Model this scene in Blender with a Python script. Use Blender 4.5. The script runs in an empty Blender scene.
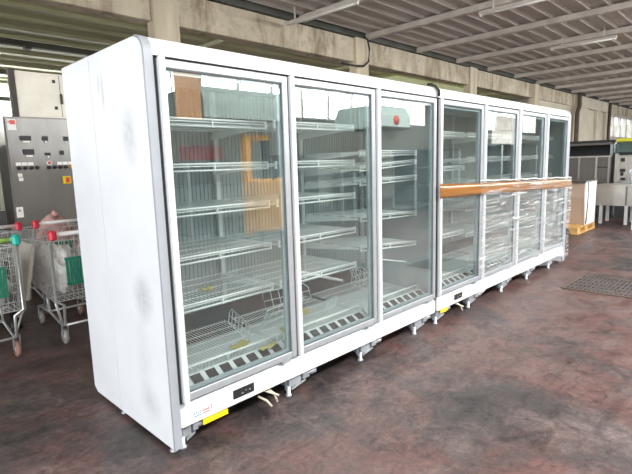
import bpy, math, random
from mathutils import Vector, Matrix
random.seed(7)
PI = math.pi
SC = bpy.context.scene
COL = SC.collection

# ------------------------------------------------------------------ camera, world, light, exposure
YAW, PIT, ROL, FPX = 0.7935, 0.1515, -0.0303, 477.75
fw = Vector((math.sin(YAW)*math.cos(PIT), math.cos(YAW)*math.cos(PIT), -math.sin(PIT)))
rt = Vector((math.cos(YAW), -math.sin(YAW), 0)); up = rt.cross(fw)
R2 = rt*math.cos(ROL)+up*math.sin(ROL); U2 = up*math.cos(ROL)-rt*math.sin(ROL)
cam_d = bpy.data.cameras.new('camera'); cam = bpy.data.objects.new('camera', cam_d); COL.objects.link(cam)
cam_d.sensor_width = 36; cam_d.lens = FPX/632*36; cam_d.clip_start = .02; cam_d.clip_end = 200
M = Matrix((R2, U2, -fw)).transposed().to_4x4(); M.translation = Vector((-1.0545, -1.9874, 1.3694))
cam.matrix_world = M
SC.camera = cam

W = bpy.data.worlds.new('world'); SC.world = W; W.use_nodes = True
bg = W.node_tree.nodes['Background']; bg.inputs[0].default_value = (.93, .97, 1, 1); bg.inputs[1].default_value = 3.2

def area(name, loc, rot, sx, sy, power, col=(1, 1, 1)):
    l = bpy.data.lights.new(name, 'AREA'); l.shape = 'RECTANGLE'; l.size = sx; l.size_y = sy; l.energy = power; l.color = col
    o = bpy.data.objects.new(name, l); COL.objects.link(o); o.location = loc; o.rotation_euler = rot
    return o
# daylight coming in at the open gable (left), the window band (behind the camera) and the far bay's window band
area('daylight_gate', (-8.9, -2.0, 1.9), (0, -PI/2, 0), 3.2, 8.0, 165, (1, .99, .97))
area('daylight_windows_south', (10, -9.4, 3.3), (PI/2, 0, 0), 13, .8, 800, (.97, .99, 1))
area('daylight_windows_south_far', (25, -9.4, 3.3), (PI/2, 0, 0), 7, .8, 400, (.97, .99, 1))
area('daylight_windows_north', (6, 12.6, 3.2), (-PI/2, 0, 0), 22, .9, 480, (1, 1, .9))
area('added_roof_fill', (9, -3.4, 3.66), (0, 0, 0), 26, 1.0, 1300, (1, .99, .97))  # added fill from above, brightens the cabinet fronts and the mirrored things
SC.view_settings.view_transform = 'Standard'; SC.view_settings.look = 'None'
SC.view_settings.gamma = 1; SC.view_settings.use_curve_mapping = False
SC.view_settings.exposure = 0.74
SC.cycles.max_bounces = 12; SC.cycles.transparent_max_bounces = 40; SC.cycles.diffuse_bounces = 5
SC.cycles.sample_clamp_indirect = 6

# ------------------------------------------------------------------ materials
def newmat(name):
    m = bpy.data.materials.new(name); m.use_nodes = True
    nt = m.node_tree; b = nt.nodes['Principled BSDF']
    return m, nt, b
def nd(nt, t, **kw):
    n = nt.nodes.new(t)
    for k, v in kw.items():
        if k in n.inputs: n.inputs[k].default_value = v
        else: setattr(n, k, v)
    return n
def mixcol(nt, fac, a, b, mode='MIX'):
    n = nt.nodes.new('ShaderNodeMix'); n.data_type = 'RGBA'; n.blend_type = mode
    for i, v in ((0, fac), (6, a), (7, b)):
        if hasattr(v, 'is_linked') or hasattr(v, 'links'): nt.links.new(v, n.inputs[i])
        else: n.inputs[i].default_value = v if i == 0 else (*v[:3], 1)
    return n.outputs[2]
def ramp(nt, src, stops):
    r = nt.nodes.new('ShaderNodeValToRGB'); nt.links.new(src, r.inputs[0])
    e = r.color_ramp.elements
    while len(e) < len(stops): e.new(.5)
    for el, (p, c) in zip(e, stops):
        el.position = p; el.color = (*c, 1) if len(c) == 3 else c
    return r.outputs[0]
def noise(nt, scale, detail=4, rough=.55, vec=None, dist=0):
    n = nd(nt, 'ShaderNodeTexNoise', Scale=scale, Detail=detail, Roughness=rough, Distortion=dist)
    if vec is not None: nt.links.new(vec, n.inputs['Vector'])
    return n.outputs['Fac']
def objco(nt, scale=(1, 1, 1)):
    t = nt.nodes.new('ShaderNodeTexCoord'); mp = nt.nodes.new('ShaderNodeMapping'); mp.inputs['Scale'].default_value = scale
    nt.links.new(t.outputs['Object'], mp.inputs[0]); return mp.outputs[0]
def mat(name, col, rough=.5, metal=0, var=.12, nscale=8, spec=.5, emit=0, stretch=(1, 1, 1)):
    m, nt, b = newmat(name)
    f = noise(nt, nscale, vec=objco(nt, stretch))
    d = tuple(max(0, c*(1-var)) for c in col); l = tuple(min(1, c*(1+var)) for c in col)
    c = ramp(nt, f, [(.3, d), (.7, l)])
    nt.links.new(c, b.inputs['Base Color'])
    b.inputs['Roughness'].default_value = rough; b.inputs['Metallic'].default_value = metal
    b.inputs['Specular IOR Level'].default_value = spec
    if emit:
        nt.links.new(c, b.inputs['Emission Color']); b.inputs['Emission Strength'].default_value = emit
    return m

def floor_mat():
    m, nt, b = newmat('worn_painted_concrete')
    co = objco(nt)
    a = noise(nt, .8, 8, .68, co, .8); c2 = noise(nt, 2.6, 9, .72, co, .6); c3 = noise(nt, 30, 6, .75, co); c4 = noise(nt, 7, 8, .75, objco(nt, (1, 1.3, 1)), 1.0)
    base = ramp(nt, a, [(.34, (.034, .031, .032)), (.46, (.068, .054, .053)), (.56, (.135, .072, .066)), (.70, (.085, .073, .072))])
    wear = ramp(nt, c2, [(.50, (0, 0, 0)), (.66, (.8, .8, .8))])
    col = mixcol(nt, wear, base, (.155, .118, .112))
    dk = ramp(nt, c4, [(.36, (.45, .43, .43)), (.52, (1, 1, 1))])
    col = mixcol(nt, .9, col, dk, 'MULTIPLY')
    st = noise(nt, 1.4, 6, .65, objco(nt, (.5, 2.4, 1)), 1.2)
    dark = ramp(nt, st, [(.34, (.5, .5, .52)), (.48, (1, 1, 1))])
    col = mixcol(nt, .8, col, dark, 'MULTIPLY')
    sp = ramp(nt, c3, [(.35, (.72, .72, .72)), (.65, (1.2, 1.18, 1.18))])
    col = mixcol(nt, 1.0, col, sp, 'MULTIPLY')
    wp = noise(nt, 3.1, 4, .6, objco(nt, (1, 1, 1)), 1.4)
    pf = ramp(nt, wp, [(.66, (0, 0, 0)), (.76, (.25, .25, .25))])
    col = mixcol(nt, pf, col, (.27, .225, .215))
    nt.links.new(col, b.inputs['Base Color'])
    rr = ramp(nt, c2, [(.3, (.34, .34, .34)), (.7, (.62, .62, .62))]); nt.links.new(rr, b.inputs['Roughness'])
    bp = nd(nt, 'ShaderNodeBump', Strength=.12, Distance=.01); nt.links.new(c3, bp.inputs['Height']); nt.links.new(bp.outputs[0], b.inputs['Normal'])
    return m
def concrete_mat():
    m, nt, b = newmat('old_concrete')
    co = objco(nt)
    a = noise(nt, 1.3, 7, .65, co); s = noise(nt, 2.2, 6, .7, objco(nt, (1, 1, .25)), .8); k = noise(nt, 9, 6, .75, co)
    c = ramp(nt, a, [(.3, (.42, .35, .255)), (.6, (.64, .56, .435)), (.8, (.74, .67, .55))])
    st = ramp(nt, s, [(.33, (.34, .27, .2)), (.5, (1, 1, 1))])
    c = mixcol(nt, .8, c, st, 'MULTIPLY')
    kk = ramp(nt, k, [(.3, (.6, .55, .5)), (.5, (1, 1, 1))]); c = mixcol(nt, .7, c, kk, 'MULTIPLY')
    nt.links.new(c, b.inputs['Base Color']); b.inputs['Roughness'].default_value = .9
    bp = nd(nt, 'ShaderNodeBump', Strength=.4, Distance=.02); nt.links.new(k, bp.inputs['Height']); nt.links.new(bp.outputs[0], b.inputs['Normal'])
    return m
def panel_mat():
    # white foam-skinned end panel with grey rub marks at fixed spots (object coords of the cabinet)
    m, nt, b = newmat('white_end_panel')
    co = objco(nt)
    n1 = noise(nt, 26, 6, .8, co, .3); n2 = noise(nt, 3, 4, .6, co)
    fac = None
    def spot(c, r, s):
        sub = nd(nt, 'ShaderNodeVectorMath', operation='SUBTRACT'); nt.links.new(co, sub.inputs[0]); sub.inputs[1].default_value = c
        dv = nd(nt, 'ShaderNodeVectorMath', operation='DIVIDE'); nt.links.new(sub.outputs[0], dv.inputs[0]); dv.inputs[1].default_value = r
        ln = nd(nt, 'ShaderNodeVectorMath', operation='LENGTH'); nt.links.new(dv.outputs[0], ln.inputs[0])
        g = ramp(nt, ln.outputs['Value'], [(.15, (s, s, s)), (1, (0, 0, 0))])
        return g
    acc = None
    for c, r, s in [((-.04, .20, 1.53), (1, .10, .17), .75), ((-.04, .20, .75), (1, .12, .14), .9), ((-.04, .22, .2), (1, .13, .12), .55),
                    ((-.04, .45, 1.74), (1, .025, .13), .9), ((-.04, .49, 1.78), (1, .02, .1), .7), ((-.04, .25, .45), (1, .1, .3), .25)]:
        g = spot(c, r, s)
        acc = g if acc is None else mixcol(nt, 1.0, acc, g, 'ADD')
    k = ramp(nt, n1, [(.25, (.1, .1, .1)), (.75, (1, 1, 1))])
    acc = mixcol(nt, 1.0, acc, k, 'MULTIPLY')
    basec = ramp(nt, n2, [(.3, (.74, .78, .84)), (.7, (.80, .835, .88))])
    nt.links.new(mixcol(nt, acc, basec, (.33, .34, .37)), b.inputs['Base Color'])
    b.inputs['Roughness'].default_value = .5
    return m
def glass_mat(name, tint, f0=.10, amp=.75, pw=3.0):
    m, nt, b = newmat(name); nt.nodes.remove(b)
    out = nt.nodes['Material Output']
    lw = nd(nt, 'ShaderNodeLayerWeight', Blend=.5)
    p = nd(nt, 'ShaderNodeMath', operation='POWER'); nt.links.new(lw.outputs['Facing'], p.inputs[0]); p.inputs[1].default_value = pw
    ma = nd(nt, 'ShaderNodeMath', operation='MULTIPLY_ADD'); nt.links.new(p.outputs[0], ma.inputs[0]); ma.inputs[1].default_value = amp; ma.inputs[2].default_value = f0
    t = nd(nt, 'ShaderNodeBsdfTransparent'); t.inputs[0].default_value = (*tint, 1)
    g = nd(nt, 'ShaderNodeBsdfGlossy', Roughness=.0); g.inputs[0].default_value = (.93, .98, .97, 1)
    mx = nt.nodes.new('ShaderNodeMixShader'); nt.links.new(ma.outputs[0], mx.inputs[0]); nt.links.new(t.outputs[0], mx.inputs[1]); nt.links.new(g.outputs[0], mx.inputs[2])
    nt.links.new(mx.outputs[0], out.inputs[0]); return m
def film_mat():
    m, nt, b = newmat('stretch_film'); nt.nodes.remove(b)
    out = nt.nodes['Material Output']
    s = noise(nt, 6, 6, .7, objco(nt, (.30, 1, 6.5)), .9); s2 = noise(nt, 14, 4, .6, objco(nt, (.2, 1, 5)), 1.4)
    f = ramp(nt, s, [(.46, (.02, .02, .02)), (.55, (.10, .10, .10)), (.63, (.75, .75, .75))])
    f2 = ramp(nt, s2, [(.54, (0, 0, 0)), (.66, (.40, .40, .40))])
    fac = mixcol(nt, 1.0, f, f2, 'ADD')
    t = nd(nt, 'ShaderNodeBsdfTransparent'); t.inputs[0].default_value = (.98, .98, .98, 1)
    d = nd(nt, 'ShaderNodeBsdfPrincipled', Roughness=.22); d.inputs['Base Color'].default_value = (.78, .79, .81, 1)
    d.inputs['Specular IOR Level'].default_value = .9
    bp = nd(nt, 'ShaderNodeBump', Strength=.6, Distance=.02); nt.links.new(s, bp.inputs['Height']); nt.links.new(bp.outputs[0], d.inputs['Normal'])
    mx = nt.nodes.new('ShaderNodeMixShader'); nt.links.new(fac, mx.inputs[0]); nt.links.new(t.outputs[0], mx.inputs[1]); nt.links.new(d.outputs[0], mx.inputs[2])
    nt.links.new(mx.outputs[0], out.inputs[0]); return m
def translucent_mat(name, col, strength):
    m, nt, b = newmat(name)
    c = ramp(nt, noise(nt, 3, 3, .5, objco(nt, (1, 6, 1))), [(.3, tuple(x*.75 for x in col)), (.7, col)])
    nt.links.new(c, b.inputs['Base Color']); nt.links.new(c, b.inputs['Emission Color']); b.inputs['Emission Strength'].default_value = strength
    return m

MT = dict(
    floor=floor_mat(), concrete=concrete_mat(), endpanel=panel_mat(),
    white=mat('white_enamel', (.84, .845, .83), .35, var=.02), cream=mat('cream_enamel', (.88, .88, .85), .4, var=.02),
    alu=mat('brushed_aluminium', (.44, .47, .50), .38, .45, .05, 20), aluw=mat('pale_aluminium', (.74, .76, .79), .35, .25, .03),
    trimgrey=mat('grey_trim', (.37, .395, .44), .5, .1, .05),
    dark=mat('black_plastic', (.018, .018, .02), .5), gasket2=mat('grey_gasket', (.10, .115, .12), .6), gasket=mat('black_gasket', (.02, .022, .022), .7),
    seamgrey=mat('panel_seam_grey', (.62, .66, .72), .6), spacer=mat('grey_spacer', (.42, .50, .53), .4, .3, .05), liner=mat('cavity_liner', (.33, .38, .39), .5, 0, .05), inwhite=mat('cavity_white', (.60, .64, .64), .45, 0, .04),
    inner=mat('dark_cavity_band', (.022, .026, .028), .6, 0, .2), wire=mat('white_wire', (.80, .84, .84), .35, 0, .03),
    rail=mat('white_rail', (.86, .89, .89), .35, 0, .02),
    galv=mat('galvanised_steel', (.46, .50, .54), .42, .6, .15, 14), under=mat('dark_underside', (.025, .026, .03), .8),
    glass=glass_mat('door_glass', (.94, .972, .967), .085, .8, 2.8), caseglass=glass_mat('case_glass', (.72, .82, .86), .18, .6),
    wglass=glass_mat('window_glass', (.95, .97, .97), .04, .3), film=film_mat(),
    tape=mat('brown_packing_tape', (.34, .145, .035), .2, 0, .28, 5, .6, stretch=(.3, 1, 9)),
    yellow=mat('yellow_label', (.85, .68, .015), .45, 0, .06), paper=mat('yellow_paper', (.50, .44, .15), .7, 0, .25, 6),
    cablew=mat('cream_cable', (.62, .56, .45), .5), cableb=mat('black_cable', (.02, .02, .022), .5),
    blue=mat('blue_print', (.10, .30, .62), .5, 0, .05), red=mat('red_print', (.72, .10, .08), .5, 0, .05), ghost=mat('grey_print', (.6, .6, .6), .5),
    roofr=mat('grey_roof_sheet', (.52, .48, .455), .62, 0, .16, 1.5, stretch=(.5, 5, 1)), roofo=mat('olive_roof_sheet', (.50, .51, .33), .55, 0, .3, 1.2, stretch=(.4, 5, 1)),
    purlin=mat('painted_purlin', (.64, .59, .54), .6, 0, .15, 3), gutter=mat('dark_gutter', (.085, .085, .075), .75, 0, .3, 2),
    column=mat('pale_column_concrete', (.56, .48, .36), .88, 0, .22, 1.6, stretch=(3, 3, .5)), conlight=mat('precast_panel', (.58, .52, .42), .85, 0, .12, 1.5), rust=mat('rusty_pipe', (.10, .075, .055), .75, 0, .3, 4),
    steel=mat('stainless_steel', (.55, .55, .55), .32, .85, .10, 5, stretch=(1, 1, .15)), steeld=mat('dull_stainless', (.22, .21, .20), .36, .8, .15, 3, stretch=(1, 1, .3)),
    steelb=mat('bright_stainless', (.66, .65, .62), .32, .75, .1, 4), nearblack=mat('near_black', (.02, .022, .026), .6),  # last one: plain near-black for the open shelf, bars, latches and forks
    beige=mat('beige_panel', (.50, .38, .30), .55, 0, .05, 2), offwhite=mat('off_white_panel', (.80, .80, .78), .5, 0, .05),
    wood=mat('raw_pine', (.60, .36, .13), .75, 0, .25, 6, stretch=(.3, 3, 3)),
    chrome=mat('zinc_wire', (.72, .74, .74), .33, .6, .08, 30), rubber=mat('grey_rubber', (.30, .285, .27), .7, 0, .2, 20),
    rubberred=mat('red_brown_rubber', (.34, .20, .15), .7, 0, .25, 20), grip=mat('white_grip', (.88, .86, .85), .4, 0, .04),
    redplastic=mat('red_plastic', (.72, .035, .07), .4, 0, .1), teal=mat('teal_plastic', (.01, .52, .42), .4, 0, .1), green=mat('green_plastic', (.012, .20, .135), .45, 0, .12),
    lime=mat('lime_plastic', (.36, .60, .12), .45), bag=mat('white_plastic_bag', (.84, .83, .81), .4, 0, .15, 14), sack=mat('grey_canvas', (.50, .48, .44), .8, 0, .2, 6),
    redbag=mat('red_white_bag', (.70, .40, .38), .5, 0, .55, 14), brown=mat('brown_board', (.30, .22, .16), .8, 0, .15),
    boxcream=mat('cream_painted_box', (.88, .83, .73), .6, 0, .1, 3), post=mat('dark_post', (.07, .06, .055), .7),
    sticker=mat('white_sticker', (.88, .87, .85), .6, 0, .03), orangep=mat('orange_plastic', (.85, .42, .03), .4),
    orange=mat('orange_paint', (.95, .42, .035), .45, 0, .05), curtain=mat('apricot_strip', (.85, .42, .22), .6, 0, .25, 3, stretch=(9, 1, .3)),
    pinkwhite=mat('pinkish_white_panel', (.86, .78, .74), .6, 0, .05), tealsteel=mat('pale_green_hood', (.56, .66, .63), .5, 0, .1, 2),
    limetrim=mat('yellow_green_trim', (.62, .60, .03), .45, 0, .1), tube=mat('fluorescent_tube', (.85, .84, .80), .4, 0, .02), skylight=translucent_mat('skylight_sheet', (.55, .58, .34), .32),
    grate=mat('rusty_grate', (.07, .058, .056), .8, 0, .3, 12), grout=mat('wall_plaster', (.42, .40, .36), .85, 0, .15, 1), machine=mat('dark_machine', (.06, .062, .07), .55, 0, .4, 2),
    purple=mat('purple_crate', (.22, .08, .30), .5),
)

# ------------------------------------------------------------------ mesh builder
class MB:
    def __init__(s): s.v = []; s.f = []; s.sm = []
    def add(s, vs, fs, smooth=False):
        n = len(s.v); s.v += [tuple(p) for p in vs]
        for f in fs: s.f.append([i+n for i in f]); s.sm.append(smooth)
        return s
    def box(s, x0, x1, y0, y1, z0, z1, T=None):
        if x0 > x1: x0, x1 = x1, x0
        if y0 > y1: y0, y1 = y1, y0
        if z0 > z1: z0, z1 = z1, z0
        v = [(x0, y0, z0), (x1, y0, z0), (x1, y1, z0), (x0, y1, z0), (x0, y0, z1), (x1, y0, z1), (x1, y1, z1), (x0, y1, z1)]
        if T: v = [T @ Vector(p) for p in v]
        return s.add(v, [(3, 2, 1, 0), (4, 5, 6, 7), (0, 1, 5, 4), (1, 2, 6, 5), (2, 3, 7, 6), (3, 0, 4, 7)])
    def cbox(s, x0, x1, y0, y1, z0, z1, c=.006):
        # box with chamfered vertical and horizontal edges
        vs = []; 
        for (z, i) in ((z0, c), (z0+c, 0), (z1-c, 0), (z1, c)):
            a, b, d, e = x0+i, x1-i, y0+i, y1-i
            vs += [(a+c, d, z), (b-c, d, z), (b, d+c, z), (b, e-c, z), (b-c, e, z), (a+c, e, z), (a, e-c, z), (a, d+c, z)]
        fs = [tuple(range(7, -1, -1)), tuple(range(24, 32))]
        for k in range(3):
            for j in range(8): fs.append((k*8+j, k*8+(j+1) % 8, k*8+8+(j+1) % 8, k*8+8+j))
        return s.add(vs, fs)
    def tube(s, pts, r, n=8, closed=False, smooth=True):
        pts = [Vector(p) for p in pts]; m = len(pts); vs = []
        for i, p in enumerate(pts):
            if closed: d = pts[(i+1) % m]-pts[i-1]
            else: d = pts[min(i+1, m-1)]-pts[max(i-1, 0)]
            d.normalize()
            a = d.cross(Vector((0, 0, 1)) if abs(d.z) < .9 else Vector((1, 0, 0))).normalized(); b = d.cross(a)
            rr = r[i] if isinstance(r, (list, tuple)) else r
            for k in range(n):
                t = 2*PI*(k+.5)/n; vs.append(p+a*(rr*math.cos(t))+b*(rr*math.sin(t)))
        fs = []
        for i in range(m if closed else m-1):
            for k in range(n):
                j = (i+1) % m
                fs.append((i*n+k, j*n+k, j*n+(k+1) % n, i*n+(k+1) % n))
        if not closed: fs += [tuple(range(n)), tuple((m-1)*n+k for k in range(n-1, -1, -1))]
        return s.add(vs, fs, smooth)
    def wire(s, p, q, r=.0022): return s.tube([p, q], r, 4, smooth=False)
    def prism(s, prof, axis, a, b):
        # prof: list of 2D; axis 'x' -> (y,z), 'y' -> (x,z), 'z' -> (x,y)
        def P(t, u, w): return {'x': (t, u, w), 'y': (u, t, w), 'z': (u, w, t)}[axis]
        n = len(prof)
        vs = [P(a, *p) for p in prof]+[P(b, *p) for p in prof]
        fs = [tuple(range(n)), tuple(range(2*n-1, n-1, -1))]+[(i, n+i, n+(i+1) % n, (i+1) % n) for i in range(n)]
        return s.add(vs, fs)
    def quad(s, a, b, c, d): return s.add([a, b, c, d], [(0, 1, 2, 3)])
    def lathe(s, prof, c, axis='z', n=20, smooth=True):
        vs = []; m = len(prof)
        for r, h in prof:
            for k in range(n):
                t = 2*PI*k/n; a, b = r*math.cos(t), r*math.sin(t)
                v = {'z': (a, b, h), 'x': (h, a, b), 'y': (a, h, b)}[axis]
                vs.append((v[0]+c[0], v[1]+c[1], v[2]+c[2]))
        fs = [(i*n+k, i*n+(k+1) % n, (i+1)*n+(k+1) % n, (i+1)*n+k) for i in range(m-1) for k in range(n)]
        fs += [tuple(range(n-1, -1, -1)), tuple((m-1)*n+k for k in range(n))]
        return s.add(vs, fs, smooth)
    def build(s, name, m, parent=None, bevel=0):
        me = bpy.data.meshes.new(name); me.from_pydata(s.v, [], s.f); me.polygons.foreach_set('use_smooth', s.sm)
        me.materials.append(m if not isinstance(m, str) else MT[m])
        import bmesh
        bm = bmesh.new(); bm.from_mesh(me); bmesh.ops.recalc_face_normals(bm, faces=bm.faces); bm.to_mesh(me); bm.free()
        o = bpy.data.objects.new(name, me); COL.objects.link(o)
        if parent: o.parent = parent
        if bevel:
            md = o.modifiers.new('bevel', 'BEVEL'); md.width = bevel; md.segments = 2; md.limit_method = 'ANGLE'
        return o
def tag(o, label=None, cat=None, group=None, kind=None):
    for k, v in (('label', label), ('category', cat), ('group', group), ('kind', kind)):
        if v: o[k] = v
    return o
def thing(name, label, cat, loc=(0, 0, 0), rz=0, group=None):
    o = bpy.data.objects.new(name, None); o.empty_display_size = .1; COL.objects.link(o)
    o.location = loc; o.rotation_euler = (0, 0, rz); return tag(o, label, cat, group)
def struct(name, mb, m, bevel=0): return tag(mb.build(name, m, None, bevel), kind='structure')
def kids(o): return [c for c in bpy.data.objects if c.parent == o]
def copy_tree(o, parent=None):
    c = o.copy(); COL.objects.link(c)
    if parent: c.parent = parent
    for ch in kids(o): copy_tree(ch, c)
    return c

# ================================================================== the hall
Z_ROOF = 3.75; YB = 3.85                     # roof height, front plane of the beam row
struct('floor', MB().box(-9, 45, -9, 14, -.1, 0), 'floor')
def corrugated(x0, x1, y0, y1, z, pitch, h, m, name, ribw=.05):
    prof = []; y = y0
    while y < y1-pitch*.5:
        prof += [(y, z), (y+pitch-ribw-.03, z), (y+pitch-ribw, z-h), (y+pitch-.03, z-h)]; y += pitch
    prof.append((y1, z))
    prof2 = prof+[(y1, z+.06), (y0, z+.06)]
    n = len(prof); vs = [(x0, *p) for p in prof]+[(x1, *p) for p in prof]
    mb = MB().add(vs, [(i, n+i, n+i+1, i+1) for i in range(n-1)])
    mb.add([(x0, y0, z+.06), (x1, y0, z+.06), (x1, y1, z+.06), (x0, y1, z+.06)], [(0, 1, 2, 3)])
    return struct(name, mb, m)
corrugated(-9, 45, -9, 4.15, Z_ROOF, .29, .045, 'roofr', 'ceiling')
corrugated(-9, 19.2, 4.2, 13.2, Z_ROOF, .62, .05, 'roofo', 'ceiling_far_bay', .04)
k = 0
for x in (-7.2, -5.5, -3.8, -2.1, -.4, 1.25, 2.95, 4.63, 6.33, 8.05, 9.75, 11.4, 13.1, 14.8, 16.5, 18.2, 19.9, 21.6, 23.3, 25, 27, 29, 31, 34, 37):
    k += 1
    struct('ceiling_beam_%d' % k, MB().box(x-.05, x+.05, -9, 4.0, Z_ROOF-.125, Z_ROOF-.035), 'purlin')
for x in (.6, 4.4, 8.2, 12, 16):
    k += 1
    struct('ceiling_beam_%d' % k, MB().box(x-.03, x+.03, 4.25, 13, Z_ROOF-.10, Z_ROOF-.04), 'roofo')
# dark trusses across the far bay
for y in (7.7, 10.6):
    k += 1
    mb = MB().box(-9, 19, y, y+.10, Z_ROOF-.20, Z_ROOF-.10)
    for i in range(24): mb.box(-6+i*1.1, -5.9+i*1.1, y-.03, y+.13, Z_ROOF-.24, Z_ROOF-.19)
    struct('ceiling_beam_%d' % k, mb, 'gutter')
# concrete columns and beam row
colx = [-2.1, 2.07, 6.02, 10.45, 14.7, 18.55]
for i, x in enumerate(colx):
    mb = MB().box(x, x+.36, YB-.05, YB+.13, 0, 3.66)
    struct('wall_column_%d' % (i+1), mb, 'column', .012)
allx = [-9]+colx+[45]
for i in range(len(allx)-1):
    a = allx[i]+(.36 if i else 0); b = allx[i+1]
    struct('wall_beam_%d' % (i+1), MB().box(a+.002, b-.002, YB+.0, YB+.24, 3.20, 3.62), 'concrete', .015)
struct('trim_1', MB().box(-9, 45, YB-.06, YB+.30, 3.625, 3.73), 'gutter')
# closed wall right of the fifth column, with precast panels and windows
struct('wall_back', MB().box(14.9+.36, 23.5, YB+.06, YB+.3, 0, 3.2), 'conlight')
mb = MB()
for a, b in ((19.0, 20.3), (21.6, 22.1), (22.95, 23.5)): mb.box(a, b, YB-.06, YB+.06, 0, 3.2)
mb.box(19.0, 23.5, YB-.06, YB+.06, 3.2, 3.62); struct('wall_back_panel', mb, 'conlight', .02)
struct('wall_back_low', MB().box(23.5, 45, YB+.06, YB+.3, 0, 2.15), 'conlight')
for i in range(5):
    x0 = 23.6+i*3.6
    w = MB(); 
    for a in (x0, x0+1.2, x0+2.4, x0+3.5): w.box(a-.05, a+.05, YB+.05, YB+.2, 2.15, 3.2)
    w.box(x0, x0+3.5, YB+.05, YB+.2, 2.15, 2.22); w.box(x0, x0+3.5, YB+.05, YB+.2, 3.12, 3.2)
    f = struct('window_%d' % (i+1), w, 'purlin')
    MB().box(x0, x0+3.5, YB+.12, YB+.13, 2.2, 3.15).build('pane', 'wglass', f)
struct('wall_right', MB().box(44.9, 45, -9, 14, 0, 3.8), 'grout')
# far bay wall with a high window band
struct('wall_far_bay', MB().box(-9, 19.2, 13.0, 13.2, 0, 2.6), 'grout')
struct('wall_far_bay_end', MB().box(19.0, 19.2, 4.2, 13.0, 0, 3.75), 'grout')
w = MB()
for i in range(19): w.box(-9+i*1.5, -8.92+i*1.5, 13.0, 13.12, 2.6, 3.7)
w.box(-9, 19, 13.0, 13.12, 3.28, 3.38); w.box(-9, 19, 12.98, 13.14, 2.56, 2.64)
f = struct('window_10', w, 'gutter'); MB().box(-9, 19, 13.06, 13.07, 2.6, 3.7).build('pane', 'wglass', f)
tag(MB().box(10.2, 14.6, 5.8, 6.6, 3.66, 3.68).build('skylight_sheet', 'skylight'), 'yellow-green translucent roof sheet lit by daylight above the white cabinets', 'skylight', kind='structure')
# wall behind the camera: low wall and window band
struct('wall_front', MB().box(-9, 45, -9, -8.8, 0, 2.75).box(-9, 3.5, -9, -8.8, 2.75, 3.75).box(16.5, 21.6, -9, -8.8, 2.75, 3.75).box(28.6, 45, -9, -8.8, 2.75, 3.75), 'grout')
w = MB()
for x in (3.5, 4.7, 5.9, 7.1, 8.3, 9.5, 10.7, 11.9, 13.1, 14.3, 15.5, 21.7, 22.9, 24.1, 25.3, 26.5, 27.7): w.box(x, x+.06, -8.95, -8.83, 2.75, 3.7)
w.box(-9, 45, -8.97, -8.82, 2.73, 2.79)
f = struct('window_11', w, 'purlin'); MB().box(-9, 45, -8.9, -8.89, 2.75, 3.7).build('pane', 'wglass', f)
# gable on the left: wall pieces round a wide open gate
mb = MB().box(-9, -8.8, -9, -6.2, 0, 3.75).box(-9, -8.8, 2.3, 13, 0, 3.75).box(-9, -8.8, -6.2, 2.3, 3.5, 3.75)
struct('wall_left', mb, 'grout')

struct('ceiling_added_fill_sheet', MB().box(-4, 22, -3.9, -2.9, 3.685, 3.70), 'skylight')  # unseen glowing sheet, added to go with the roof fill

# fluorescent fittings under the grey roof
def fitting(x, y0, y1, label):
    t = thing('fluorescent_light', label, 'ceiling light', (x, y0, Z_ROOF-.26), 0, 'fluorescent tubes under the grey roof')
    L = y1-y0
    MB().prism([(-.032, .05), (.032, .05), (.02, .012), (-.02, .012)], 'y', 0, L).box(-.008, .008, .2, .22, .06, .24).box(-.008, .008, L-.22, L-.2, .06, .24).build('housing', 'purlin', t)
    MB().tube([(0, .04, 0), (0, L-.04, 0)], .016, 10).build('tube', 'tube', t)
    for e in (.01, L-.04): MB().box(-.02, .02, e, e+.03, -.02, .02).build('socket', 'grip', t)
fitting(4.25, 2.3, 3.75, 'long fluorescent tube fitting under the roof, nearest the concrete column')
fitting(6.12, .3, 1.5, 'fluorescent tube fitting cut by the upper edge of the photo')
fitting(9.45, .45, 1.6, 'small distant fluorescent tube fitting under the roof on the right')
# pipes on the wall
tag(MB().tube([(18.75, YB-.16, 3.62), (18.75, YB-.18, 3.2), (18.45, YB-.2, 2.95), (18.45, YB-.2, 0)], .075, 10).build('drain_pipe', 'rust'),
    'dark rusty downpipe running down beside the pale concrete panel', 'pipe')
tag(MB().tube([(6.22, 3.98-.2, 3.66), (6.28, 3.74, 3.6), (6.33, 3.74, 3.45), (6.30, 3.74, 3.22), (6.15, 3.74, 3.12), (5.9, 3.74, 3.10), (5.6, 3.80, 3.12)], .018, 6).build('hanging_cable', 'cableb'),
    'black cable sagging down the beam face beside the concrete column', 'cable')
tag(MB().tube([(23.2, YB-.12, 3.6), (23.2, YB-.12, 2.0), (23.2, YB-.12, 0)], .06, 8).build('drain_pipe', 'rust'),
    'thin dark pipe on the wall edge just before the bright windows', 'pipe')
# drain grate let into the floor
g = thing('floor_grate', 'dark rusty drain grate set in the floor right of the cabinets', 'drain grate', (4.58, -.95, .0))
MB().box(-.36, .36, -.56, -.53, 0, .012).box(-.36, .36, .53, .56, 0, .012).box(-.36, -.33, -.53, .53, 0, .012).box(.33, .36, -.53, .53, 0, .012).build('frame', 'rust', g)
mb = MB()
for i in range(26): mb.box(-.33, .33, -.52+i*.04, -.50+i*.04, 0, .008)
for i in range(5): mb.box(-.28+i*.14, -.27+i*.14, -.53, .53, 0, .0085)
mb.build('bars', 'grate', g)

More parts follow.
